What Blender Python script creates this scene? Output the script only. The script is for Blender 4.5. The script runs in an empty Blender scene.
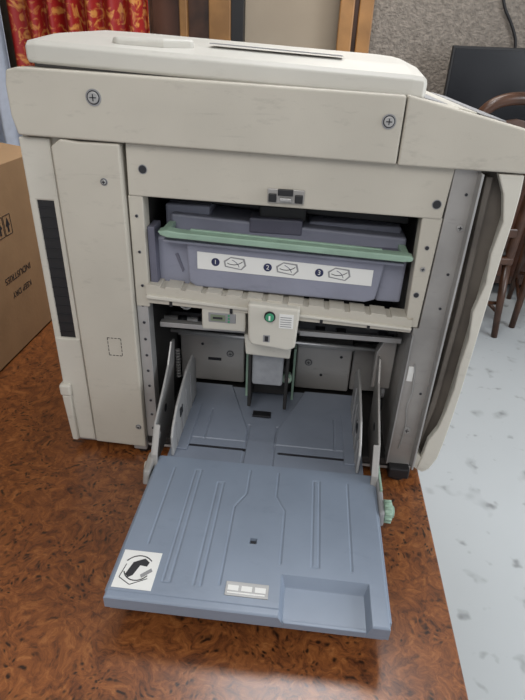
import bpy, bmesh, math, random
from mathutils import Vector, Matrix
random.seed(4)
S=bpy.context.scene
try:
    S.view_settings.view_transform='Standard'
except Exception: pass
TZ=0.73
# ---------------------------------------------------------------- materials
def mat(name,col,rough=.5,metal=0,noise=0,nscale=20,bump=0,bscale=200,coat=0,col2=None,detail=6,grime=0):
    m=bpy.data.materials.new(name);m.use_nodes=True
    nt=m.node_tree;n=nt.nodes;L=nt.links;b=n['Principled BSDF']
    b.inputs['Roughness'].default_value=rough;b.inputs['Metallic'].default_value=metal
    b.inputs['Coat Weight'].default_value=coat
    tc=n.new('ShaderNodeTexCoord')
    nz=n.new('ShaderNodeTexNoise');nz.inputs['Scale'].default_value=nscale;nz.inputs['Detail'].default_value=detail
    L.new(tc.outputs['Object'],nz.inputs['Vector'])
    rp=n.new('ShaderNodeValToRGB')
    c2=col2 if col2 else tuple(c*(1-noise) for c in col)
    rp.color_ramp.elements[0].position=.35;rp.color_ramp.elements[1].position=.62
    rp.color_ramp.elements[0].color=(*c2,1);rp.color_ramp.elements[1].color=(*col,1)
    L.new(nz.outputs['Fac'],rp.inputs['Fac'])
    src=rp.outputs['Color']
    if grime:
        for k,(sc,lo,hi,stretch,amt) in enumerate(((38,.58,.76,(.5,1,1.6),grime),(16,.62,.70,(.25,1,5.0),grime*.6))):
            g=n.new('ShaderNodeTexNoise');g.inputs['Scale'].default_value=sc;g.inputs['Detail'].default_value=8;g.inputs['Roughness'].default_value=.7
            mp=n.new('ShaderNodeMapping');mp.inputs['Scale'].default_value=stretch;mp.inputs['Rotation'].default_value=(0,.5-k*.9,0)
            mp.inputs['Location'].default_value=(k*3.1,0,k)
            L.new(tc.outputs['Object'],mp.inputs['Vector']);L.new(mp.outputs[0],g.inputs['Vector'])
            gr=n.new('ShaderNodeValToRGB');gr.color_ramp.elements[0].position=lo;gr.color_ramp.elements[1].position=hi
            L.new(g.outputs['Fac'],gr.inputs['Fac'])
            mm=n.new('ShaderNodeMath');mm.operation='MULTIPLY';mm.inputs[1].default_value=amt;L.new(gr.outputs['Color'],mm.inputs[0])
            mx=n.new('ShaderNodeMixRGB');L.new(mm.outputs[0],mx.inputs[0]);L.new(src,mx.inputs[1]);mx.inputs[2].default_value=tuple(c*.38 for c in col)+(1,)
            src=mx.outputs[0]
    L.new(src,b.inputs['Base Color'])
    if bump:
        n2=n.new('ShaderNodeTexNoise');n2.inputs['Scale'].default_value=bscale
        L.new(tc.outputs['Object'],n2.inputs['Vector'])
        bp=n.new('ShaderNodeBump');bp.inputs['Strength'].default_value=bump;bp.inputs['Distance'].default_value=.002
        L.new(n2.outputs['Fac'],bp.inputs['Height']);L.new(bp.outputs['Normal'],b.inputs['Normal'])
    return m
BEI=mat('beige_plastic',(.525,.492,.425),.45,noise=.10,nscale=5,bump=.08,bscale=500,grime=.34)
BEI2=mat('pale_plastic',(.60,.575,.51),.4,noise=.08,nscale=8,grime=.30)
LID=mat('lid_plastic',(.55,.535,.49),.4,noise=.08,nscale=5,grime=.2)
LAV=mat('lavender_plastic',(.26,.27,.34),.45,noise=.12,nscale=15,grime=.3)
LAVD=mat('lavender_dark',(.13,.13,.175),.5,noise=.15,nscale=15)
TRAY=mat('tray_plastic',(.225,.27,.345),.33,noise=.1,nscale=9,grime=.18)
TRAYR=mat('tray_rear_plastic',(.21,.24,.30),.38,noise=.12,nscale=9,grime=.25)
GRN=mat('green_plastic',(.29,.42,.33),.4,noise=.15,nscale=25)
GRND=mat('green_dark',(.05,.30,.16),.4)
BLK=mat('black_plastic',(.012,.012,.014),.5)
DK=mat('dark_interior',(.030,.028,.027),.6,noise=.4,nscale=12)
STEEL=mat('brushed_steel',(.40,.385,.37),.38,metal=.35,noise=.25,nscale=9,grime=.4)
PLATE=mat('steel_plate',(.56,.54,.52),.33,metal=.45,noise=.2,nscale=4,grime=.4)
STEEL2=mat('galvanised_steel',(.42,.415,.41),.4,metal=.35,noise=.18,nscale=9,grime=.3)
CHR=mat('chrome',(.9,.9,.9),.25,metal=.6)
WHT=mat('label_white',(.76,.76,.74),.5)
INK=mat('ink',(.02,.02,.025),.5)
GREY=mat('grey_plastic',(.28,.28,.29),.5,noise=.1)
FOAM=mat('grey_pad',(.30,.31,.33),.8,noise=.15,nscale=60)
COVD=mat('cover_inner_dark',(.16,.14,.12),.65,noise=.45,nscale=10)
CARD=mat('cardboard',(.35,.215,.11),.85,noise=.12,nscale=12,bump=.2,bscale=90)
DWOOD=mat('dark_wood',(.075,.032,.017),.3,noise=.5,nscale=9)
GWOOD=mat('golden_wood',(.36,.18,.06),.4,noise=.35,nscale=6)
BWOOD=mat('brown_door_wood',(.12,.05,.03),.4,noise=.35,nscale=5)
WALLB=mat('wall_beige',(.37,.31,.24),.9,noise=.08,nscale=3)
WALLG=mat('wall_textured_grey',(.27,.24,.21),.95,bump=1,bscale=60,nscale=30,col2=(.18,.16,.14))
WALLG.node_tree.nodes['Bump'].inputs['Distance'].default_value=.015
CEIL=mat('ceiling_white',(.70,.69,.66),.9)
SCREEN=mat('screen_black',(.008,.009,.012),.25)
FLO=mat('floor_tile',(.455,.485,.50),.35,noise=.05,nscale=1.2)
def addspots(m):
    nt=m.node_tree;n=nt.nodes;L=nt.links;b=n['Principled BSDF']
    src=b.inputs['Base Color'].links[0].from_socket
    tc=[x for x in n if x.type=='TEX_COORD'][0]
    for sc,lo,hi in ((7.5,.62,.86),(15,.64,.80)):
        nz=n.new('ShaderNodeTexNoise');nz.inputs['Scale'].default_value=sc;nz.inputs['Detail'].default_value=2
        L.new(tc.outputs['Object'],nz.inputs['Vector'])
        rp=n.new('ShaderNodeValToRGB');rp.color_ramp.elements[0].position=lo;rp.color_ramp.elements[1].position=hi
        L.new(nz.outputs['Fac'],rp.inputs['Fac'])
        mx=n.new('ShaderNodeMixRGB');L.new(rp.outputs['Color'],mx.inputs[0]);L.new(src,mx.inputs[1])
        mx.inputs[2].default_value=(.19,.20,.205,1);src=mx.outputs[0]
    L.new(src,b.inputs['Base Color'])
addspots(FLO)
def burl():
    m=bpy.data.materials.new('burl_wood');m.use_nodes=True
    nt=m.node_tree;n=nt.nodes;L=nt.links;b=n['Principled BSDF']
    b.inputs['Roughness'].default_value=.3;b.inputs['Coat Weight'].default_value=.4;b.inputs['Coat Roughness'].default_value=.22
    tc=n.new('ShaderNodeTexCoord')
    w=n.new('ShaderNodeTexNoise');w.inputs['Scale'].default_value=10;w.inputs['Detail'].default_value=4
    L.new(tc.outputs['Object'],w.inputs['Vector'])
    mp=n.new('ShaderNodeVectorMath');mp.operation='MULTIPLY_ADD'
    L.new(w.outputs['Color'],mp.inputs[0]);mp.inputs[1].default_value=(.12,.12,.12);L.new(tc.outputs['Object'],mp.inputs[2])
    a=n.new('ShaderNodeTexNoise');a.inputs['Scale'].default_value=52;a.inputs['Detail'].default_value=9;a.inputs['Roughness'].default_value=.75
    a.inputs['Distortion'].default_value=.8
    L.new(mp.outputs[0],a.inputs['Vector'])
    r=n.new('ShaderNodeValToRGB');e=r.color_ramp.elements
    e[0].position=.30;e[0].color=(.035,.011,.005,1);e[1].position=.70;e[1].color=(.37,.15,.05,1)
    x=e.new(.43);x.color=(.135,.043,.014,1)
    x=e.new(.55);x.color=(.245,.082,.023,1)
    L.new(a.outputs['Fac'],r.inputs['Fac'])
    v=n.new('ShaderNodeTexVoronoi');v.inputs['Scale'].default_value=85
    L.new(mp.outputs[0],v.inputs['Vector'])
    r2=n.new('ShaderNodeValToRGB');r2.color_ramp.elements[0].position=.14;r2.color_ramp.elements[0].color=(1,1,1,1)
    r2.color_ramp.elements[1].position=.40;r2.color_ramp.elements[1].color=(0,0,0,1)
    L.new(v.outputs['Distance'],r2.inputs['Fac'])
    cl=n.new('ShaderNodeTexNoise');cl.inputs['Scale'].default_value=17;cl.inputs['Detail'].default_value=3;L.new(tc.outputs['Object'],cl.inputs['Vector'])
    r3=n.new('ShaderNodeValToRGB');r3.color_ramp.elements[0].position=.45;r3.color_ramp.elements[1].position=.54
    L.new(cl.outputs['Fac'],r3.inputs['Fac'])
    mu=n.new('ShaderNodeMath');mu.operation='MULTIPLY';L.new(r2.outputs['Color'],mu.inputs[0]);L.new(r3.outputs['Color'],mu.inputs[1])
    mx=n.new('ShaderNodeMixRGB');L.new(mu.outputs[0],mx.inputs[0]);L.new(r.outputs['Color'],mx.inputs[1])
    mx.inputs[2].default_value=(.020,.008,.004,1)
    L.new(mx.outputs[0],b.inputs['Base Color'])
    return m
BURL=burl()
def curtain_mat():
    m=bpy.data.materials.new('red_gold_brocade');m.use_nodes=True
    nt=m.node_tree;n=nt.nodes;L=nt.links;b=n['Principled BSDF'];b.inputs['Roughness'].default_value=.55
    tc=n.new('ShaderNodeTexCoord')
    v=n.new('ShaderNodeTexNoise');v.inputs['Scale'].default_value=13;v.inputs['Detail'].default_value=5;v.inputs['Distortion'].default_value=1.5
    L.new(tc.outputs['Object'],v.inputs['Vector'])
    r=n.new('ShaderNodeValToRGB');e=r.color_ramp.elements
    e[0].position=.50;e[0].color=(.36,.010,.008,1);e[1].position=.62;e[1].color=(.66,.27,.06,1)
    L.new(v.outputs['Fac'],r.inputs['Fac']);L.new(r.outputs['Color'],b.inputs['Base Color'])
    return m
CURT=curtain_mat()
# ---------------------------------------------------------------- helpers
def empty(name,loc=(0,0,0)):
    o=bpy.data.objects.new(name,None);S.collection.objects.link(o);o.location=loc;o.empty_display_size=.1;return o
def fin(name,bm,m,parent,bev=0,seg=2,smooth=False):
    bmesh.ops.recalc_face_normals(bm,faces=bm.faces[:])
    me=bpy.data.meshes.new(name);bm.to_mesh(me);bm.free()
    me.materials.append(m)
    o=bpy.data.objects.new(name,me);S.collection.objects.link(o)
    if parent: o.parent=parent
    if bev:
        md=o.modifiers.new('b','BEVEL');md.width=bev;md.segments=seg;md.limit_method='ANGLE';md.angle_limit=.6
    if smooth:
        for p in me.polygons:p.use_smooth=True
    return o
def box(name,x0,x1,y0,y1,z0,z1,m,parent=None,bev=.002,seg=2):
    bm=bmesh.new();bmesh.ops.create_cube(bm,size=1)
    for v in bm.verts:
        v.co=Vector(((x0+x1)/2+v.co.x*(x1-x0),(y0+y1)/2+v.co.y*(y1-y0),(z0+z1)/2+v.co.z*(z1-z0)))
    return fin(name,bm,m,parent,bev,seg)
def prism(name,pts,axis,a,b,m,parent=None,bev=.002,seg=2):
    bm=bmesh.new()
    def mk(p,t):
        if axis=='x':return Vector((t,p[0],p[1]))
        if axis=='y':return Vector((p[0],t,p[1]))
        return Vector((p[0],p[1],t))
    A=[bm.verts.new(mk(p,a)) for p in pts];B=[bm.verts.new(mk(p,b)) for p in pts]
    bm.faces.new(A);bm.faces.new(B[::-1])
    n=len(pts)
    for i in range(n):bm.faces.new((A[i],A[(i+1)%n],B[(i+1)%n],B[i]))
    return fin(name,bm,m,parent,bev,seg)
def cyl(name,p0,p1,r,m,parent=None,seg=24,r2=None,bev=0):
    p0=Vector(p0);p1=Vector(p1);d=p1-p0
    bm=bmesh.new();bmesh.ops.create_cone(bm,cap_ends=True,segments=seg,radius1=r,radius2=r if r2 is None else r2,depth=d.length)
    M=d.to_track_quat('Z','Y').to_matrix().to_4x4();M.translation=(p0+p1)/2
    bm.transform(M)
    o=fin(name,bm,m,parent,bev)
    for p in o.data.polygons:
        if len(p.vertices)==4:p.use_smooth=True
    return o
def screw(name,x,z,y,parent,r=.007,recess=True):
    if recess:
        cyl(name+'_ring',(x,y+.001,z),(x,y-.0006,z),r*1.45,GREY,parent)
        cyl(name+'_well',(x,y+.001,z),(x,y-.0008,z),r*1.2,INK,parent)
    cyl(name,(x,y+.001,z),(x,y-.0022,z),r,STEEL2,parent,bev=.0008)
    box(name+'_slot',x-r*.6,x+r*.6,y-.003,y-.002,z-.0006,z+.0006,INK,parent,0)
    box(name+'_slot_b',x-.0006,x+.0006,y-.003,y-.002,z-r*.6,z+r*.6,INK,parent,0)
def hole(name,x,z,y,parent,r=.007):
    cyl(name+'_rim',(x,y+.001,z),(x,y-.0008,z),r*1.2,GREY,parent)
    cyl(name,(x,y+.001,z),(x,y-.0012,z),r,INK,parent)
def text(name,s,size,loc,rot,m,parent):
    cu=bpy.data.curves.new(name,'FONT');cu.body=s;cu.size=size;cu.extrude=.0002;cu.align_x='CENTER';cu.align_y='CENTER'
    cu.materials.append(m);o=bpy.data.objects.new(name,cu);S.collection.objects.link(o)
    o.location=loc;o.rotation_euler=rot;o.parent=parent;return o
def tube(name,pts,r,m,parent=None):
    cu=bpy.data.curves.new(name,'CURVE');cu.dimensions='3D';cu.bevel_depth=r;cu.bevel_resolution=4
    sp=cu.splines.new('NURBS');sp.points.add(len(pts)-1);sp.use_endpoint_u=True;sp.order_u=3
    for i,p in enumerate(pts):sp.points[i].co=(*p,1)
    cu.materials.append(m);o=bpy.data.objects.new(name,cu);S.collection.objects.link(o);o.parent=parent;return o
# ---------------------------------------------------------------- room
box('floor',-3.2,3.6,-3,3.2,-.05,0,FLO,None,0)
W=empty('wall_back')
box('plaster_beige',-3.2,.10,3.2,3.3,0,2.9,WALLB,W,0)
box('plaster_grey',.10,3.6,3.2,3.3,0,2.9,WALLG,W,0)
box('wall_left',-3.3,-3.2,-3,3.3,0,2.9,WALLB,None,0)
box('ceiling',-3.3,3.6,-3,3.3,2.9,2.95,CEIL,None,0)
D=empty('door_1')
box('door_leaf',-1.15,-.66,3.15,3.195,.0,2.1,BWOOD,D,.003)
for i,(x0,x1) in enumerate([(-1.19,-1.12),(-.93,-.88),(-.74,-.60)]):
    box('post_%d'%i,x0,x1,3.08,3.195,.0,2.15,GWOOD if i else DWOOD,D,.006)
box('dark_gap',-.88,-.74,3.12,3.195,.0,2.1,DWOOD,D,.002)
box('dark_edge',-.60,-.52,3.10,3.195,.0,2.15,BLK,D,.002)
box('lintel',-1.19,-.52,3.08,3.195,2.15,2.25,GWOOD,D,.006)
D2=empty('trim_1')
box('post_a',.08,.17,3.05,3.195,0,2.4,GWOOD,D2,.008)
box('post_b',.20,.29,3.10,3.195,0,2.4,GWOOD,D2,.008)
box('post_gap',.17,.20,3.14,3.195,0,2.4,DWOOD,D2,.002)
def curtain(name,x0,x1,y,z0,z1,m,amp=.04,per=.13):
    bm=bmesh.new();nx=200;nz=6;rows=[]
    for j in range(nz+1):
        row=[]
        for i in range(nx+1):
            x=x0+(x1-x0)*i/nx;z=z0+(z1-z0)*j/nz
            row.append(bm.verts.new((x,y+amp*math.sin(x*2*math.pi/per)+.012*math.sin(x*57+z),z)))
        rows.append(row)
    for j in range(nz):
        for i in range(nx):bm.faces.new((rows[j][i],rows[j][i+1],rows[j+1][i+1],rows[j+1][i]))
    o=fin(name,bm,m,None,smooth=True)
    md=o.modifiers.new('s','SOLIDIFY');md.thickness=.004
    return o
curtain('brocade_curtain',-2.00,-1.10,2.98,.02,2.6,CURT)
SHE=mat('sheer_curtain_fabric',(.50,.54,.63),.8,noise=.1)
curtain('sheer_curtain',-2.9,-2.02,2.9,.02,2.6,SHE)
CB=empty('wooden_cabinet')
box('carcass',.45,1.7,2.75,3.18,.08,.98,DWOOD,CB,.006)
box('worktop',.42,1.73,2.72,3.18,.98,1.02,BWOOD,CB,.006)
for i in range(3):box('drawer_%d'%i,.48+i*.41,.86+i*.41,2.735,2.75,.14,.93,BWOOD,CB,.006)
for i in range(2):box('plinth_%d'%i,.48+i*1.1,.58+i*1.1,2.8,3.15,0,.08,DWOOD,CB,.002)
TV=empty('television')
box('panel',.775,1.55,2.93,2.965,1.09,1.50,BLK,TV,.005)
box('glass',.79,1.535,2.927,2.932,1.105,1.485,SCREEN,TV,.001)
box('neck',1.1,1.2,2.94,2.97,1.03,1.12,BLK,TV,.003)
box('foot',.98,1.32,2.86,3.02,1.0205,1.035,BLK,TV,.004)
tube('wall_cable',[(1.03,3.18,1.9),(1.06,3.17,1.74),(1.16,3.17,1.62),(1.22,3.17,1.50),(1.24,3.18,1.2)],.009,BLK)
def chair(loc,rot):
    c=empty('dining_chair')
    prism('seat',[(-.22,-.22),(.22,-.22),(.25,.0),(.24,.22),(-.24,.22),(-.25,0)],'z',.44,.485,DWOOD,c,.01,3)
    prism('cushion',[(-.20,-.20),(.20,-.20),(.22,.0),(.21,.18),(-.21,.18),(-.22,0)],'z',.485,.51,DK,c,.012,3)
    for i,(x,y) in enumerate([(-.2,-.19),(.2,-.19)]):
        cyl('back_leg_%d'%i,(x*1.08,y-.06,0),(x,y,.45),.018,DWOOD,c,r2=.024)
    tube('back_hoop',[(-.2,-.19,.44),(-.205,-.21,.8),(-.21,-.25,1.08),(-.19,-.28,1.22),(-.10,-.30,1.29),(.10,-.30,1.29),(.19,-.28,1.22),(.21,-.25,1.08),(.205,-.21,.8),(.2,-.19,.44)],.028,DWOOD,c)
    for i,(x,y) in enumerate([(-.21,.19),(.21,.19)]):
        cyl('front_leg_%d'%i,(x*1.05,y+.03,0),(x,y,.45),.016,DWOOD,c,r2=.024)
    box('mid_rail',-.2,.2,-.225,-.195,.60,.65,DWOOD,c,.006)
    prism('top_rail',[(-.20,1.10),(-.17,1.17),(0,1.20),(.17,1.17),(.20,1.10),(0,1.13)],'y',-.285,-.262,DWOOD,c,.005)
    prism('splat',[(-.09,.62),(.09,.62),(.06,.80),(.075,.95),(.09,1.14),(-.09,1.14),(-.075,.95),(-.06,.80)],'y',-.245,-.232,DWOOD,c,.004)
    for i,x in enumerate((-.14,.14)):
        tube('slat_%d'%i,[(x,-.21,.62),(x,-.225,.85),(x*.9,-.25,1.05),(x*.85,-.275,1.15)],.014,DWOOD,c)
    for i,y in enumerate((-.2,.2)):
        cyl('stretcher_%d'%i,(-.205,y,.2),(.205,y,.2),.011,DWOOD,c)
    for i,x in enumerate((-.208,.208)):
        cyl('side_stretcher_%d'%i,(x,-.2,.15),(x,.2,.15),.011,DWOOD,c)
    c.location=loc;c.rotation_euler=(0,0,rot);return c
chair((.91,2.30,0),math.radians(8))
chair((1.58,2.42,0),math.radians(-15)).name='dining_chair.001'
# ---------------------------------------------------------------- table
T=empty('burl_wood_table')
box('top',-1.6,.262,-.60,.95,TZ-.035,TZ,BURL,T,.004,3)
box('apron_front',-1.52,.20,-.55,-.53,TZ-.13,TZ-.035,BURL,T,.002)
box('apron_back',-1.52,.20,.86,.88,TZ-.13,TZ-.035,BURL,T,.002)
box('apron_side',.18,.20,-.55,.88,TZ-.13,TZ-.035,BURL,T,.002)
for i,(x,y) in enumerate([(-1.52,-.55),(.13,-.55),(-1.52,.81),(.13,.81)]):
    box('leg_%d'%i,x,x+.07,y,y+.07,0,TZ-.035,BURL,T,.006)
# ---------------------------------------------------------------- cardboard box
B=empty('cardboard_box')
bx0,bx1,by0,by1,bz0,bz1=-1.22,-.735,-.05,.62,TZ+.001,1.195
box('side_right',bx1-.005,bx1,by0,by1,bz0,bz1,CARD,B,.001)
box('side_left',bx0,bx0+.005,by0,by1,bz0,bz1,CARD,B,.001)
box('side_front',bx0,bx1,by0,by0+.005,bz0,bz1,CARD,B,.001)
box('side_rear',bx0,bx1,by1-.005,by1,bz0,bz1,CARD,B,.001)
box('bottom',bx0,bx1,by0,by1,bz0,bz0+.005,CARD,B,.001)
prism('flap_right',[(bx1,bz1),(bx1-.005,bz1),(bx1-.235,bz1+.022),(bx1-.235,bz1+.028)],'y',by0,by1,CARD,B,.0005)
prism('flap_left',[(bx0,bz1),(bx0+.005,bz1),(bx0+.235,bz1+.022),(bx0+.235,bz1+.028)],'y',by0,by1,CARD,B,.0005)
fx=bx1+.0006
text('print_a','INDUSTRIES',.024,(fx,.395,.93),(math.pi/2,math.pi,math.pi/2),INK,B)
text('print_b','KEEP DRY',.022,(fx,.40,.885),(math.pi/2,math.pi,math.pi/2),INK,B)
for i in range(4):
    y=.285+i*.036
    prism('arrow_%d'%i,[(y-.009,1.055),(y,1.075),(y+.009,1.055),(y+.003,1.055),(y+.003,1.04),(y-.003,1.04),(y-.003,1.055)],'x',fx-.0004,fx+.0004,INK,B,0)
    for k,zz in enumerate((1.033,1.081)):box('icon_frame_%d_%d'%(i,k),fx-.0004,fx+.0004,y-.016,y+.016,zz,zz+.0012,INK,B,0)
    for k,yy in enumerate((y-.016,y+.015)):box('icon_side_%d_%d'%(i,k),fx-.0004,fx+.0004,yy,yy+.0012,1.033,1.082,INK,B,0)
# ---------------------------------------------------------------- photocopier
P=empty('photocopier')
YB=.66
box('left_body',-.440,-.290,.006,YB,.748,1.335,BEI,P,.006,3)
box('left_outer_strip_top',-.448,-.399,-.002,.02,1.235,1.33,BEI2,P,.003)
box('left_outer_edge',-.4485,-.436,-.002,.02,.88,1.24,BEI2,P,.003)
box('left_inner_edge',-.408,-.399,-.002,.02,.98,1.24,BEI2,P,.002)
prism('left_outer_low',[(-.4475,.985),(-.399,.985),(-.399,.749),(-.446,.749),(-.446,.862),(-.4475,.885)],'y',-.004,.02,BEI2,P,.003)
box('left_step',-.452,-.430,-.014,.02,.86,.885,BEI2,P,.004)
prism('left_lip',[(-.450,.86),(-.432,.86),(-.432,.75),(-.444,.75)],'y',-.012,.01,BEI2,P,.003)
box('vent_recess',-.437,-.407,.0005,.010,.985,1.237,BLK,P,.001)
for i in range(14):box('vent_fin_%d'%i,-.436,-.408,-.0005,.002,.995+i*.0175,.997+i*.0175,BLK,P,0)
prism('left_panel',[(-.394,.752),(-.291,.749),(-.288,1.329),(-.352,1.329),(-.378,1.332),(-.394,1.320)],'y',-.012,.01,BEI,P,.003,2)
screw('screw_panel',-.317,1.273,-.0125,P,.004)
screw('screw_panel_low',-.302,.80,-.0125,P,.004)
for i in range(4):
    for k,(zz) in enumerate((.962,.998)):
        box('latch_dash_h%d_%d'%(i,k),-.343+i*.0065,-.339+i*.0065,-.0126,-.0115,zz-.0006,zz+.0006,INK,P,0)
for i in range(5):
    for k,(xx) in enumerate((-.343,-.3185)):
        box('latch_dash_v%d_%d'%(i,k),xx-.0005,xx+.0005,-.0126,-.0115,.963+i*.0075,.968+i*.0075,INK,P,0)
prism('top_band',[(-.440,1.334),(.117,1.323),(.117,1.412),(-.425,1.424),(-.442,1.420),(-.446,1.40),(-.446,1.36)],'y',-.014,.03,BEI,P,.003,3)
screw('screw_band',-.318,1.390,-.0145,P,.0078)
screw('screw_band_r',.098,1.379,-.0145,P,.0068)
prism('upper_body',[(-.440,1.25),(.205,1.25),(.205,1.395),(.117,1.410),(-.438,1.420)],'y',.02,YB,BEI,P,.006)
prism('right_band',[(.119,1.322),(.345,1.320),(.352,1.335),(.350,1.348),(.335,1.362),(.290,1.376),(.119,1.413)],'y',-.014,.03,BEI,P,.003,3)
prism('right_deck',[(.119,1.322),(.345,1.320),(.352,1.335),(.345,1.345),(.285,1.374),(.119,1.409)],'y',.03,.60,BEI,P,.006,3)
for i in range(3):
    x0,x1=.155+i*.045,.190+i*.045
    prism('panel_key_strip_%d'%i,[(x0,1.4035-(x0-.155)*.211),(x1,1.4035-(x1-.155)*.211),(x1,1.4055-(x1-.155)*.211),(x0,1.4055-(x0-.155)*.211)],'y',.07,.52,GREY if i!=1 else BEI2,P,.0008)
prism('header_plate',[(-.284,1.252),(.199,1.246),(.203,1.322),(-.282,1.330)],'y',-.002,.03,BEI,P,.002)
hole('hole_header_l',-.258,1.293,-.002,P,.006);hole('hole_header_r',.187,1.268,-.002,P,.006)
box('catch_base',-.066,-.010,-.006,0,1.256,1.277,STEEL,P,.001)
for i,(x0,x1,z0,z1) in enumerate([(-.064,-.052,1.258,1.270),(-.050,-.027,1.268,1.2775),(-.024,-.012,1.258,1.270)]):
    box('catch_%d'%i,x0,x1,-.010,-.005,z0,z1,BLK,P,.001)
box('catch_lever',-.047,-.029,-.012,-.006,1.260,1.265,STEEL2,P,.001)
prism('post_left',[(-.286,1.252),(-.262,1.252),(-.264,1.06),(-.288,1.06)],'y',.0,.03,BEI,P,.002)
prism('post_left_low',[(-.288,1.06),(-.268,1.06),(-.268,.755),(-.290,.755)],'y',.002,.03,STEEL2,P,.001)
for i in range(9):hole('post_hole_%d'%i,-.277,.79+i*.034,.0015,P,.0025)
for i in range(3):hole('post_hole_u_%d'%i,-.274,1.10+i*.06,-.0005,P,.0022)
prism('post_right',[(.170,1.250),(.201,1.248),(.197,1.06),(.176,1.06)],'y',.0,.03,BEI,P,.002)
hole('post_r_hole_a',.186,1.20,-.0005,P,.003);hole('post_r_hole_b',.184,1.12,-.0005,P,.004)
screw('post_r_screw',.186,1.165,-.0005,P,.004,False)
prism('metal_column',[(.203,1.322),(.240,1.322),(.236,.760),(.190,.760),(.190,1.06),(.199,1.06)],'y',-.002,.03,STEEL,P,.0012)
box('metal_flange',.236,.2395,-.022,.02,.765,1.318,STEEL2,P,.0008)
box('metal_flange_in',.189,.1915,-.010,.02,.765,1.05,STEEL2,P,.0008)
for i,z in enumerate((1.285,1.16,1.10,.93)):
    hole('col_hole_%d'%i,.226,z,-.0025,P,.0022)
screw('col_screw',.216,.845,-.0025,P,.007,False)
screw('col_screw_b',.228,1.235,-.0025,P,.005,False)
tube('column_wire',[(.205,-.004,.99),(.212,-.008,.94),(.204,-.008,.90),(.214,-.006,.86),(.208,-.004,.80)],.0012,STEEL2,P)
box('column_label',.196,.206,-.0035,-.002,.955,.985,WHT,P,0)
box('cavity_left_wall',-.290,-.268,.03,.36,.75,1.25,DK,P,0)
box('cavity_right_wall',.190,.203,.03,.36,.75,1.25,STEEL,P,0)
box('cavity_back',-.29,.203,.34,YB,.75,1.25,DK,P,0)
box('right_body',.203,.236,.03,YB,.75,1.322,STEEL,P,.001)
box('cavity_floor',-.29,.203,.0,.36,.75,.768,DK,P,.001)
box('base_plate',-.44,.24,.0,YB,.744,.755,STEEL2,P,.001)
for i,(x,y) in enumerate([(.215,.0),(-.30,.012),(-.42,.60),(.20,.60)]):
    cyl('foot_%d'%i,(x,y,TZ),(x,y,.747),.017,BLK,P,bev=.002)
box('foot_bracket',.195,.235,-.02,.02,.738,.762,BLK,P,.003)
box('foot_bracket_l',-.318,-.29,-.008,.02,.738,.768,STEEL2,P,.003)
# open side cover shell
oz=[1.318,1.29,1.25,1.20,1.15,1.10,1.05,1.0,.95,.90,.86,.83,.79,.76]
inn=[.262,.276,.286,.281,.285,.277,.282,.279,.280,.276,.270,.258,.254,.250]
out=[.298,.300,.300,.298,.297,.296,.295,.294,.293,.291,.289,.287,.283,.272]
prism('side_cover_rim',[(a,z) for a,z in zip(inn,oz)]+[(a,z) for a,z in zip(out[::-1],oz[::-1])],'y',-.010,.004,BEI2,P,.002)
prism('side_cover_skin',[(a-.007,z) for a,z in zip(out,oz)]+[(a,z) for a,z in zip(out[::-1],oz[::-1])],'y',-.004,.56,BEI2,P,.002)
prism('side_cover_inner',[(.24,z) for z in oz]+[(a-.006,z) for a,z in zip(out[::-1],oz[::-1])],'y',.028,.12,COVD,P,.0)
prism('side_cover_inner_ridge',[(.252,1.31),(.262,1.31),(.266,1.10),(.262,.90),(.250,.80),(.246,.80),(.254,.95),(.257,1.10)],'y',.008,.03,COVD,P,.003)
prism('side_cover_foot',[(.237,.80),(.25,.79),(.272,.755),(.262,.748),(.237,.762)],'y',-.006,.05,BEI2,P,.002)
# ------------- master/drum unit
box('unit_body',-.252,.168,.045,.33,1.092,1.176,LAVD,P,.003)
box('unit_side_l',-.256,-.196,.030,.06,1.093,1.178,LAV,P,.004)
box('unit_side_r',.124,.166,.030,.06,1.090,1.170,LAV,P,.004)
prism('unit_face',[(-.200,1.178),(.130,1.166),(.122,1.098),(.105,1.092),(-.185,1.098),(-.197,1.106)],'y',.016,.05,LAV,P,.004,3)
prism('unit_face_top_lip',[(-.236,1.182),(.158,1.169),(.158,1.164),(-.236,1.177)],'y',.006,.05,LAV,P,.002)
prism('unit_label',[(-.181,1.162),(.112,1.151),(.112,1.123),(-.181,1.132)],'y',.0148,.017,WHT,P,.0004)
BLU=mat('label_blue',(.02,.025,.08),.5)
for i,x in enumerate((-.150,-.062,.024)):
    z=1.147-(x+.181)*.032
    cyl('label_dot_%d'%i,(x,.0149,z),(x,.0142,z),.0070,BLU,P)
    text('label_num_%d'%i,str(i+1),.011,(x,.0139,z),(math.pi/2,0,0),WHT,P)
    x2=x+.034
    prism('picto_%d'%i,[(x2-.018,z-.007),(x2+.010,z-.011),(x2+.018,z-.003),(x2+.015,z+.009),(x2-.008,z+.011),(x2-.02,z+.003)],'y',.0142,.0149,GREY,P,0)
    prism('picto_in_%d'%i,[(x2-.016,z-.005),(x2+.009,z-.009),(x2+.015,z-.002),(x2+.012,z+.007),(x2-.008,z+.009),(x2-.017,z+.002)],'y',.0138,.0145,WHT,P,0)
    tube('picto_line_%d'%i,[(x2-.014,.0137,z),(x2,.0137,z-.006),(x2+.012,.0137,z+.004)],.0006,INK,P)
    tube('picto_arrow_%d'%i,[(x2-.006,.0137,z+.006),(x2+.004,.0137,z+.002),(x2+.006,.0137,z-.006)],.0005,BLU,P)
prism('picto_pen',[(-.222,1.150),(-.217,1.152),(-.207,1.122),(-.210,1.118)],'y',.028,.030,LAVD,P,0)
prism('green_handle_bar',[(-.240,1.1995),(-.236,1.1935),(-.225,1.190),(.152,1.1765),(.166,1.178),(.168,1.184),(.160,1.187),(-.205,1.1995),(-.225,1.202)],'y',-.008,.014,GRN,P,.002,3)
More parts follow.
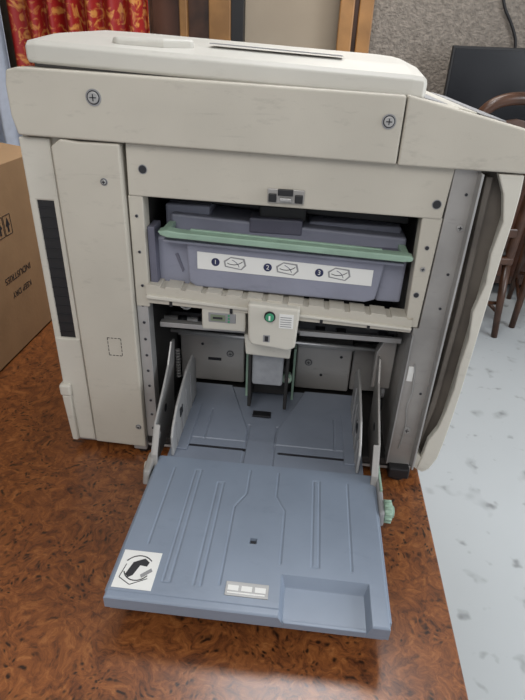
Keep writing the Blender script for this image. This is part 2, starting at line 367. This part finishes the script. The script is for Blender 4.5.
prism('green_handle_ridge',[(-.19,1.1985),(.12,1.187),(.12,1.190),(-.19,1.2015)],'y',.008,.0135,GRN,P,.001)
for i,x in enumerate((-.232,.158)):
    box('handle_arm_%d'%i,x-.006,x+.006,.012,.06,1.174+(0 if i else .014),1.184+(0 if i else .014),GRN,P,.002)
box('unit_block_l',-.248,-.170,.075,.20,1.176,1.222,LAV,P,.004)
prism('unit_beam',[(-.235,1.210),(.165,1.194),(.165,1.170),(-.235,1.176)],'y',.060,.20,LAV,P,.004)
box('unit_block_r',.0,.158,.085,.20,1.170,1.205,LAV,P,.004)
box('unit_block_slot',-.10,-.01,.058,.10,1.186,1.212,LAVD,P,.003)
prism('dark_upper_cover',[(-.262,1.250),(.17,1.248),(.17,1.206),(-.262,1.222)],'y',.10,.33,BLK,P,.002)
cyl('drum_shaft',(-.262,.09,1.236),(.17,.09,1.226),.005,DK,P)
box('drum_cover',-.085,-.005,.07,.14,1.205,1.232,BLK,P,.004)
box('side_bracket_l',-.262,-.250,.01,.05,1.10,1.20,LAVD,P,.001)
# ------------- beige rail
top=[];n=13
for i in range(n):
    t0=i/n
    for t,h in ((t0,0),(t0+.72/n,0),(t0+.74/n,-.0035),(t0+.98/n,-.0035)):
        top.append((-.268+.454*min(t,1),1.104-.025*min(t,1)+h))
prism('rail',top+[(.186,1.079),(.186,1.052),(.0,1.058),(-.085,1.064),(-.266,1.070)],'y',-.004,.03,BEI,P,.0006,1)
prism('rail_ledge',[(-.266,1.086),(.186,1.062),(.186,1.058),(-.266,1.080)],'y',-.009,.0,BEI2,P,.001)
for i,x in enumerate((-.225,-.12,.035,.115)):
    box('rail_mark_%d'%i,x-.0025,x+.0025,-.006,-.003,1.068-(x+.268)*.04,1.077-(x+.268)*.04,BLK,P,.0005)
prism('centre_block',[(-.090,1.090),(-.002,1.086),(-.006,1.012),(-.020,1.005),(-.040,1.008),(-.082,1.012),(-.088,1.022)],'y',-.020,.06,BEI2,P,.004,3)
cyl('button_ring',(-.052,-.019,1.070),(-.052,-.023,1.070),.0095,BLK,P)
cyl('green_button',(-.052,-.020,1.070),(-.052,-.027,1.070),.0072,GRND,P,bev=.001)
box('button_mark',-.0535,-.0505,-.0276,-.0268,1.066,1.074,WHT,P,0)
box('block_sticker',-.036,-.012,-.0212,-.019,1.050,1.076,WHT,P,0)
for i in range(5):box('sticker_line_%d'%i,-.034,-.015,-.0217,-.021,1.053+i*.0042,1.0542+i*.0042,GREY,P,0)
box('block_slot',-.062,-.050,-.0205,-.019,1.020,1.034,GREY,P,.001)
box('block_slot_in',-.059,-.053,-.0212,-.0195,1.022,1.032,INK,P,0)
box('counter_panel',-.172,-.095,-.002,.05,1.026,1.068,BEI2,P,.003)
box('counter_window',-.160,-.112,-.0035,.0,1.042,1.060,GREY,P,.001)
box('counter_lcd',-.156,-.130,-.0042,-.003,1.045,1.057,mat('lcd',(.18,.22,.15),.3),P,0)
box('counter_digits',-.152,-.135,-.0048,-.004,1.049,1.053,INK,P,0)
for i in range(3):cyl('counter_led_%d'%i,(-.124,-.003,1.045+i*.006),(-.124,-.0048,1.045+i*.006),.0018,GRND,P)
# ------------- lower cavity mechanics
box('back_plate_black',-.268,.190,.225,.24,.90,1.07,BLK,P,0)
box('back_steel_l',-.262,-.118,.190,.225,.790,.918,PLATE,P,.003)
box('back_steel_r',-.002,.118,.190,.225,.790,.912,PLATE,P,.003)
box('back_steel_r2',.122,.186,.200,.225,.790,.900,STEEL,P,.003)
box('back_steel_c',-.112,-.006,.215,.23,.768,.905,DK,P,.001)
box('bent_lip_l',-.262,-.118,.172,.192,.912,.918,STEEL2,P,.001)
box('bent_lip_r',.0,.118,.172,.192,.906,.912,STEEL2,P,.001)
box('cross_rail',-.268,.190,.15,.17,.945,.980,BLK,P,.002)
cyl('chrome_shaft',(-.268,.10,.990),(-.09,.10,.986),.006,CHR,P)
cyl('chrome_shaft_r',(-.01,.10,.984),(.19,.10,.978),.005,CHR,P)
cyl('chrome_shaft_b',(-.268,.14,.940),(.19,.14,.932),.004,CHR,P)
for i,x in enumerate((-.24,-.20,-.13,.03,.07,.15)):
    cyl('rubber_roll_%d'%i,(x,.10,.986),(x+.018,.10,.986),.011,BLK,P)
box('rail_bar_l',-.262,-.095,.045,.06,.998,1.008,STEEL2,P,.001)
box('rail_bar_r',.0,.186,.10,.13,.992,1.03,BLK,P,.001)
box('rail_bar_r2',.0,.186,.05,.058,1.0,1.010,STEEL2,P,.001)
prism('side_bracket_steel',[(.150,.88),(.186,.88),(.186,.985),(.160,.985),(.150,.96)],'y',.08,.10,STEEL,P,.002)
for i in range(3):
    tube('wire_loom_%d'%i,[(-.262,.10+i*.01,1.05),(-.23,.09,1.02-i*.008),(-.20,.10,1.035),(-.17,.12,1.02+i*.006),(-.12,.13,1.04)],.0025,(BLK,GREY,WHT)[i],P)
for i in range(10):
    cyl('spring_coil_%d'%i,(-.2505,.12,.84+i*.007),(-.2505,.12,.843+i*.007),.005,STEEL2,P,seg=12)
for i in range(2):
    cyl('gear_%d'%i,(.172,.10,.83+i*.034),(.180,.10,.83+i*.034),.017,(BLK,GREY)[i],P,seg=20)
for i,(x,z) in enumerate([(-.212,.885),(.095,.88),(.055,.83),(-.235,.83)]):
    hole('plate_hole_%d'%i,x,z,.1895,P,.003)
for i,(x,z) in enumerate([(-.150,.865),(.025,.860)]):
    screw('plate_screw_%d'%i,x,z,.1895,P,.006,True)
box('plate_slot',-.200,-.170,.189,.1905,.845,.852,INK,P,0)
prism('pickup_housing',[(-.100,1.01),(-.012,1.008),(-.014,.965),(-.096,.968)],'y',.02,.14,BEI2,P,.003)
box('feed_arm_l',-.095,-.088,.06,.18,.82,.97,DK,P,.002)
box('feed_arm_r',-.022,-.015,.06,.18,.82,.97,DK,P,.002)
prism('separator_pad',[(.045,.955),(.10,.975),(.105,.895),(.05,.882)],'x',-.086,-.026,FOAM,P,.005,3)
cyl('pickup_roller',(-.088,.15,.865),(-.022,.15,.865),.018,GREY,P,seg=32)
box('green_lever_l',-.106,-.101,.12,.18,.80,.92,GRN,P,.001)
box('green_lever_r',-.008,-.003,.12,.18,.80,.93,GRN,P,.001)
cyl('green_dial',(-.018,.09,.885),(-.018,.075,.885),.010,GRN,P)
cyl('green_dial_in',(-.018,.076,.885),(-.018,.072,.885),.006,BEI2,P)
box('lower_block',-.098,-.02,.12,.18,.815,.845,DK,P,.002)
# ------------- paper tray (height-field top)
TY0,TY1=-.383,-.098
TTOP=.81
def seg_d(px,py,ax,ay,bx,by):
    dx,dy=bx-ax,by-ay;L2=dx*dx+dy*dy
    t=max(0,min(1,((px-ax)*dx+(py-ay)*dy)/L2)) if L2 else 0
    return math.hypot(px-ax-t*dx,py-ay-t*dy)
grooves=[(-.200,-.29,-.200,-.125),(-.162,-.350,-.162,-.125),(-.152,-.350,-.152,-.125),(-.162,-.350,-.152,-.350),(-.162,-.125,-.152,-.125),
 (-.082,-.345,-.082,-.20),(-.082,-.20,-.066,-.17),(-.066,-.17,-.066,-.115),(.000,-.30,.000,-.20),(.0,-.20,-.016,-.17),(-.016,-.17,-.016,-.115),
 (.046,-.30,.046,-.125),(.056,-.30,.056,-.125),(.046,-.30,.056,-.30),(.046,-.125,.056,-.125),(.104,-.30,.104,-.125),(-.108,-.350,-.108,-.15),(-.118,-.350,-.118,-.15),(-.108,-.15,-.118,-.15)]
def h_front(x,y):
    h=0
    d=min(seg_d(x,y,*g) for g in grooves)
    if d<.0024:h-=.0012*(1-d/.0024)
    px0,px1,py1=.007,.123,-.322
    if px0-.004<x<px1+.004 and y<py1+.004:
        k=min(1,(x-px0+.004)/.006,(px1+.004-x)/.006,(py1+.004-y)/.010)
        h-=.015*max(0,k)
    if -.049<x<-.039 and -.271<y<-.261:h-=.006
    if y<-.372 and x<.004: h-=.0016
    e=min(x+.236,.151-x,y-TY0)
    if e<.003:h-=.002*(1-e/.003)**2
    return h
def h_rear(x,y):
    h=-.002
    if seg_d(x,y,-.085,-.095,-.085,.02)<.0022 or seg_d(x,y,-.03,-.095,-.03,.02)<.0022:h-=.0015
    w=.028+max(0,(y-.0)*.35)
    if abs(x+.058)<w and y>-.03:h-=.004
    if -.190<x<-.082 and abs(y+.058)<.0026:h-=.007
    if -.022<x<.106 and abs(y+.060)<.0026:h-=.007
    for xx in (-.165,.085):
        if abs(x-xx)<.0016 and -.04<y<.06:h-=.0014
    for g in ((-.20,-.035,-.09,-.035),(-.03,-.037,.115,-.037)):
        if seg_d(x,y,*g)<.002:h-=.0014
    return h
def hfield(name,x0,x1,y0,y1,step,hf,zb,m,par):
    nx=int((x1-x0)/step);ny=int((y1-y0)/step)
    bm=bmesh.new();V=[]
    for j in range(ny+1):
        y=y0+(y1-y0)*j/ny
        V.append([bm.verts.new((x0+(x1-x0)*i/nx,y,TTOP+hf(x0+(x1-x0)*i/nx,y))) for i in range(nx+1)])
    for j in range(ny):
        for i in range(nx):bm.faces.new((V[j][i],V[j][i+1],V[j+1][i+1],V[j+1][i]))
    ring=[V[0][i] for i in range(nx+1)]+[V[j][nx] for j in range(1,ny+1)]+[V[ny][i] for i in range(nx-1,-1,-1)]+[V[j][0] for j in range(ny-1,0,-1)]
    low=[bm.verts.new((v.co.x,v.co.y,zb)) for v in ring]
    k=len(ring)
    for i in range(k):bm.faces.new((ring[i],low[i],low[(i+1)%k],ring[(i+1)%k]))
    bm.faces.new(low[::-1])
    return fin(name,bm,m,par)
hfield('tray_front',-.236,.151,TY0,TY1,.0013,h_front,.787,TRAY,P)
hfield('tray_rear',-.222,.134,TY1,.15,.0018,h_rear,.790,TRAYR,P)
box('tray_under_lip',-.232,.147,TY0+.004,TY0+.02,.778,.79,TRAY,P,.002)
box('tray_side_l',-.238,-.233,TY0+.01,TY1,.780,.808,TRAY,P,.002)
box('tray_side_r',.148,.154,TY0+.01,TY1,.780,.808,TRAY,P,.002)
box('tray_slot_dark',-.048,-.040,-.270,-.262,.8035,.8055,INK,P,0)
for i,(x0,x1,y) in enumerate([(-.189,-.083,-.058),(-.021,.105,-.060)]):
    box('guide_slot_%d'%i,x0,x1,y-.0022,y+.0022,.800,.8078,INK,P,0)
box('tray_sensor',-.082,-.045,.045,.062,.8065,.811,BLK,P,.001)
box('tray_plate_label',-.073,-.013,-.361,-.339,.8098,.8112,STEEL2,P,.0005)
for i in range(3):
    box('tray_plate_line_%d'%i,-.070+i*.019,-.055+i*.019,-.353,-.345,.811,.8116,WHT,P,0)
box('tray_plate_line_b',-.070,-.018,-.3575,-.3555,.811,.8116,WHT,P,0)
prism('pocket_lip',[(.010,-.384),(.120,-.384),(.120,-.379),(.010,-.379)],'z',.787,.7985,TRAY,P,.001)
box('tray_sticker',-.230,-.174,-.368,-.306,.8101,.8107,WHT,P,0)
def arc(name,cx,cy,r,a0,a1,w):
    pts=[(cx+r*math.cos(math.radians(a0+(a1-a0)*i/8)),cy+r*math.sin(math.radians(a0+(a1-a0)*i/8)),.8107) for i in range(9)]
    tube(name,pts,w,INK,P)
arc('doodle_arc_a',-.202,-.336,.019,200,330,.0008);arc('doodle_arc_b',-.202,-.336,.022,40,150,.0008)
prism('doodle_roll',[(-.217,-.346),(-.211,-.326),(-.196,-.318),(-.188,-.324),(-.190,-.331),(-.200,-.330),(-.206,-.347),(-.212,-.351)],'z',.8107,.8109,INK,P,0)
prism('doodle_paper',[(-.196,-.345),(-.183,-.333),(-.180,-.338),(-.193,-.350)],'z',.8107,.8109,GREY,P,0)
for i,(a,b,c,d) in enumerate([(-.224,-.352,-.206,-.362),(-.206,-.362,-.184,-.350),(-.224,-.352,-.220,-.330)]):
    tube('doodle_%d'%i,[(a,b,.8107),(c,d,.8107)],.0006,INK,P)
for k,(x,s) in enumerate(((-.212,1),(.122,-1))):
    prism('paper_guide_%d'%k,[(-.095,.809),(.105,.809),(.108,.895),(.085,.918),(.03,.915),(-.05,.890),(-.085,.865),(-.095,.85)],'x',x-.0025,x+.0025,STEEL2,P,.002)
    box('guide_foot_%d'%k,min(x,x+s*.022),max(x,x+s*.022),-.075,.07,.808,.812,TRAYR,P,.001)
    for i in range(4):
        box('guide_rib_%d_%d'%(k,i),x+s*.003-.001,x+s*.003+.001,-.07+i*.04,-.067+i*.04,.812,.865+i*.01,GREY,P,0)
    box('guide_mark_%d'%k,x-.004,x+.004,-.04,-.02,.855,.873,BLK,P,.001)
    X=x-s*.032
    prism('tray_arm_%d'%k,[(-.125,.79),(-.115,.825),(-.085,.870),(-.02,.905),(.02,.93),(.05,.965),(.07,.96),(.05,.88),(.04,.80),(-.05,.785)],'x',X-.002,X+.002,STEEL2 if k==0 else STEEL,P,.001)
    prism('tray_arm_flange_%d'%k,[(-.126,.79),(-.116,.826),(-.086,.871),(-.083,.868),(-.112,.822),(-.120,.79)],'x',min(X,X+s*.010),max(X,X+s*.010),STEEL,P,.001)
    cyl('arm_pin_%d'%k,(X-.005,-.07,.835),(X+.005,-.07,.835),.006,CHR,P)
    cyl('arm_hole_%d'%k,(X-.0026,-.02,.86),(X+.0026,-.02,.86),.008,INK,P)
prism('hinge_cover_l',[(-.155,.790),(-.145,.815),(-.105,.822),(-.085,.80),(-.09,.785)],'x',-.252,-.240,STEEL,P,.003)
cyl('hinge_cap_l',(-.256,-.12,.803),(-.250,-.12,.803),.008,BEI2,P)
prism('hinge_cover_r',[(-.19,.786),(-.185,.812),(-.10,.818),(-.085,.79)],'x',.154,.163,GREY,P,.003)
cyl('knob_shaft',(.150,-.168,.800),(.170,-.168,.800),.007,GREY,P)
cyl('green_knob',(.163,-.168,.800),(.176,-.168,.800),.0175,GRN,P,seg=16,bev=.002)
cyl('green_knob_cap',(.176,-.168,.800),(.180,-.168,.800),.010,GRN,P,seg=16,bev=.001)
for i in range(12):
    a=i*math.pi/6
    cyl('knob_ridge_%d'%i,(.164,-.168+.0172*math.cos(a),.8+.0172*math.sin(a)),(.175,-.168+.0172*math.cos(a),.8+.0172*math.sin(a)),.0022,GRN,P,seg=8)
box('green_strip',.158,.162,-.14,-.02,.812,.820,GRN,P,.001)
# ------------- lid (platen cover)
def lid():
    bm=bmesh.new()
    prof=[(.012,1.422),(.009,1.426),(.009,1.446),(.016,1.452),(.10,1.462),(.30,1.470),(.60,1.470),(.60,1.43)]
    xs=[-.422,-.418,-.405,.125,.141,.146]
    rows=[]
    for i,x in enumerate(xs):
        sc=.70 if i in(0,5) else (.92 if i in(1,4) else 1)
        row=[]
        for y,z in prof:
            zz=1.436+(z-1.436)*sc
            zz-=(x+.42)*.030
            if x<0: zz+=.006
            yy=y+(.007 if i in(0,5) else (.001 if i in (1,4) else 0)) if y<.2 else y
            row.append(bm.verts.new((x,yy,zz)))
        rows.append(row)
    n=len(prof)
    for i in range(len(xs)-1):
        for j in range(n):
            bm.faces.new((rows[i][j],rows[i][(j+1)%n],rows[i+1][(j+1)%n],rows[i+1][j]))
    bm.faces.new(rows[0]);bm.faces.new(rows[-1][::-1])
    return fin('document_lid',bm,LID,P,.0015,2)
lid()
box('glass_bed',-.41,.12,.03,.58,1.41,1.426,BEI2,P,.003)
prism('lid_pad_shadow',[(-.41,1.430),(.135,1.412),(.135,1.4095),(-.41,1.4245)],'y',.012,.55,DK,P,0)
prism('lid_handle',[(-.31,.06),(-.30,.045),(-.23,.050),(-.19,.07),(-.20,.12),(-.29,.12)],'z',1.45,1.466,LID,P,.005,3)
prism('lid_label_strip',[(-.17,1.4618),(.03,1.4528),(.03,1.4542),(-.17,1.4632)],'y',.088,.13,GREY,P,0)
# ---------------------------------------------------------------- lights
w=bpy.data.worlds.new('w');S.world=w;w.use_nodes=True
w.node_tree.nodes['Background'].inputs[0].default_value=(.94,.96,1,1);w.node_tree.nodes['Background'].inputs[1].default_value=.60
def area(name,loc,target,size,power,col,sy=None):
    l=bpy.data.lights.new(name,'AREA');l.energy=power;l.color=col;l.size=size
    if sy:l.shape='RECTANGLE';l.size_y=sy
    o=bpy.data.objects.new(name,l);S.collection.objects.link(o);o.location=loc
    o.rotation_euler=(Vector(target)-Vector(loc)).to_track_quat('-Z','Y').to_euler();return o
area('ceiling_lamp',(.12,.80,2.85),(.12,.6,0),.8,27,(.95,.97,1))
area('ceiling_lamp_front',(-.4,-1.5,2.7),(-.1,0,1),1.2,25,(1,.97,.93))
area('window_light',(3.0,-.2,1.9),(.3,.6,.4),1.6,62,(.92,.96,1))
area('ceiling_lamp_rear',(.4,2.2,2.8),(.2,2.3,0),1.0,22,(1,.94,.86))
# ---------------------------------------------------------------- camera
C=Vector((0,-0.81,1.465)); R=Vector((.9942,.0999,.0378)).normalized(); F=Vector((-.0675,.8616,-.503)).normalized()
U=R.cross(F).normalized(); R=F.cross(U).normalized()
cam=bpy.data.cameras.new('camera');o=bpy.data.objects.new('camera',cam);S.collection.objects.link(o)
M=Matrix((R,U,-F)).transposed().to_4x4();M.translation=C;o.matrix_world=M
cam.sensor_fit='VERTICAL';cam.sensor_height=35;cam.lens=526/700*35;cam.clip_start=.02
S.camera=o
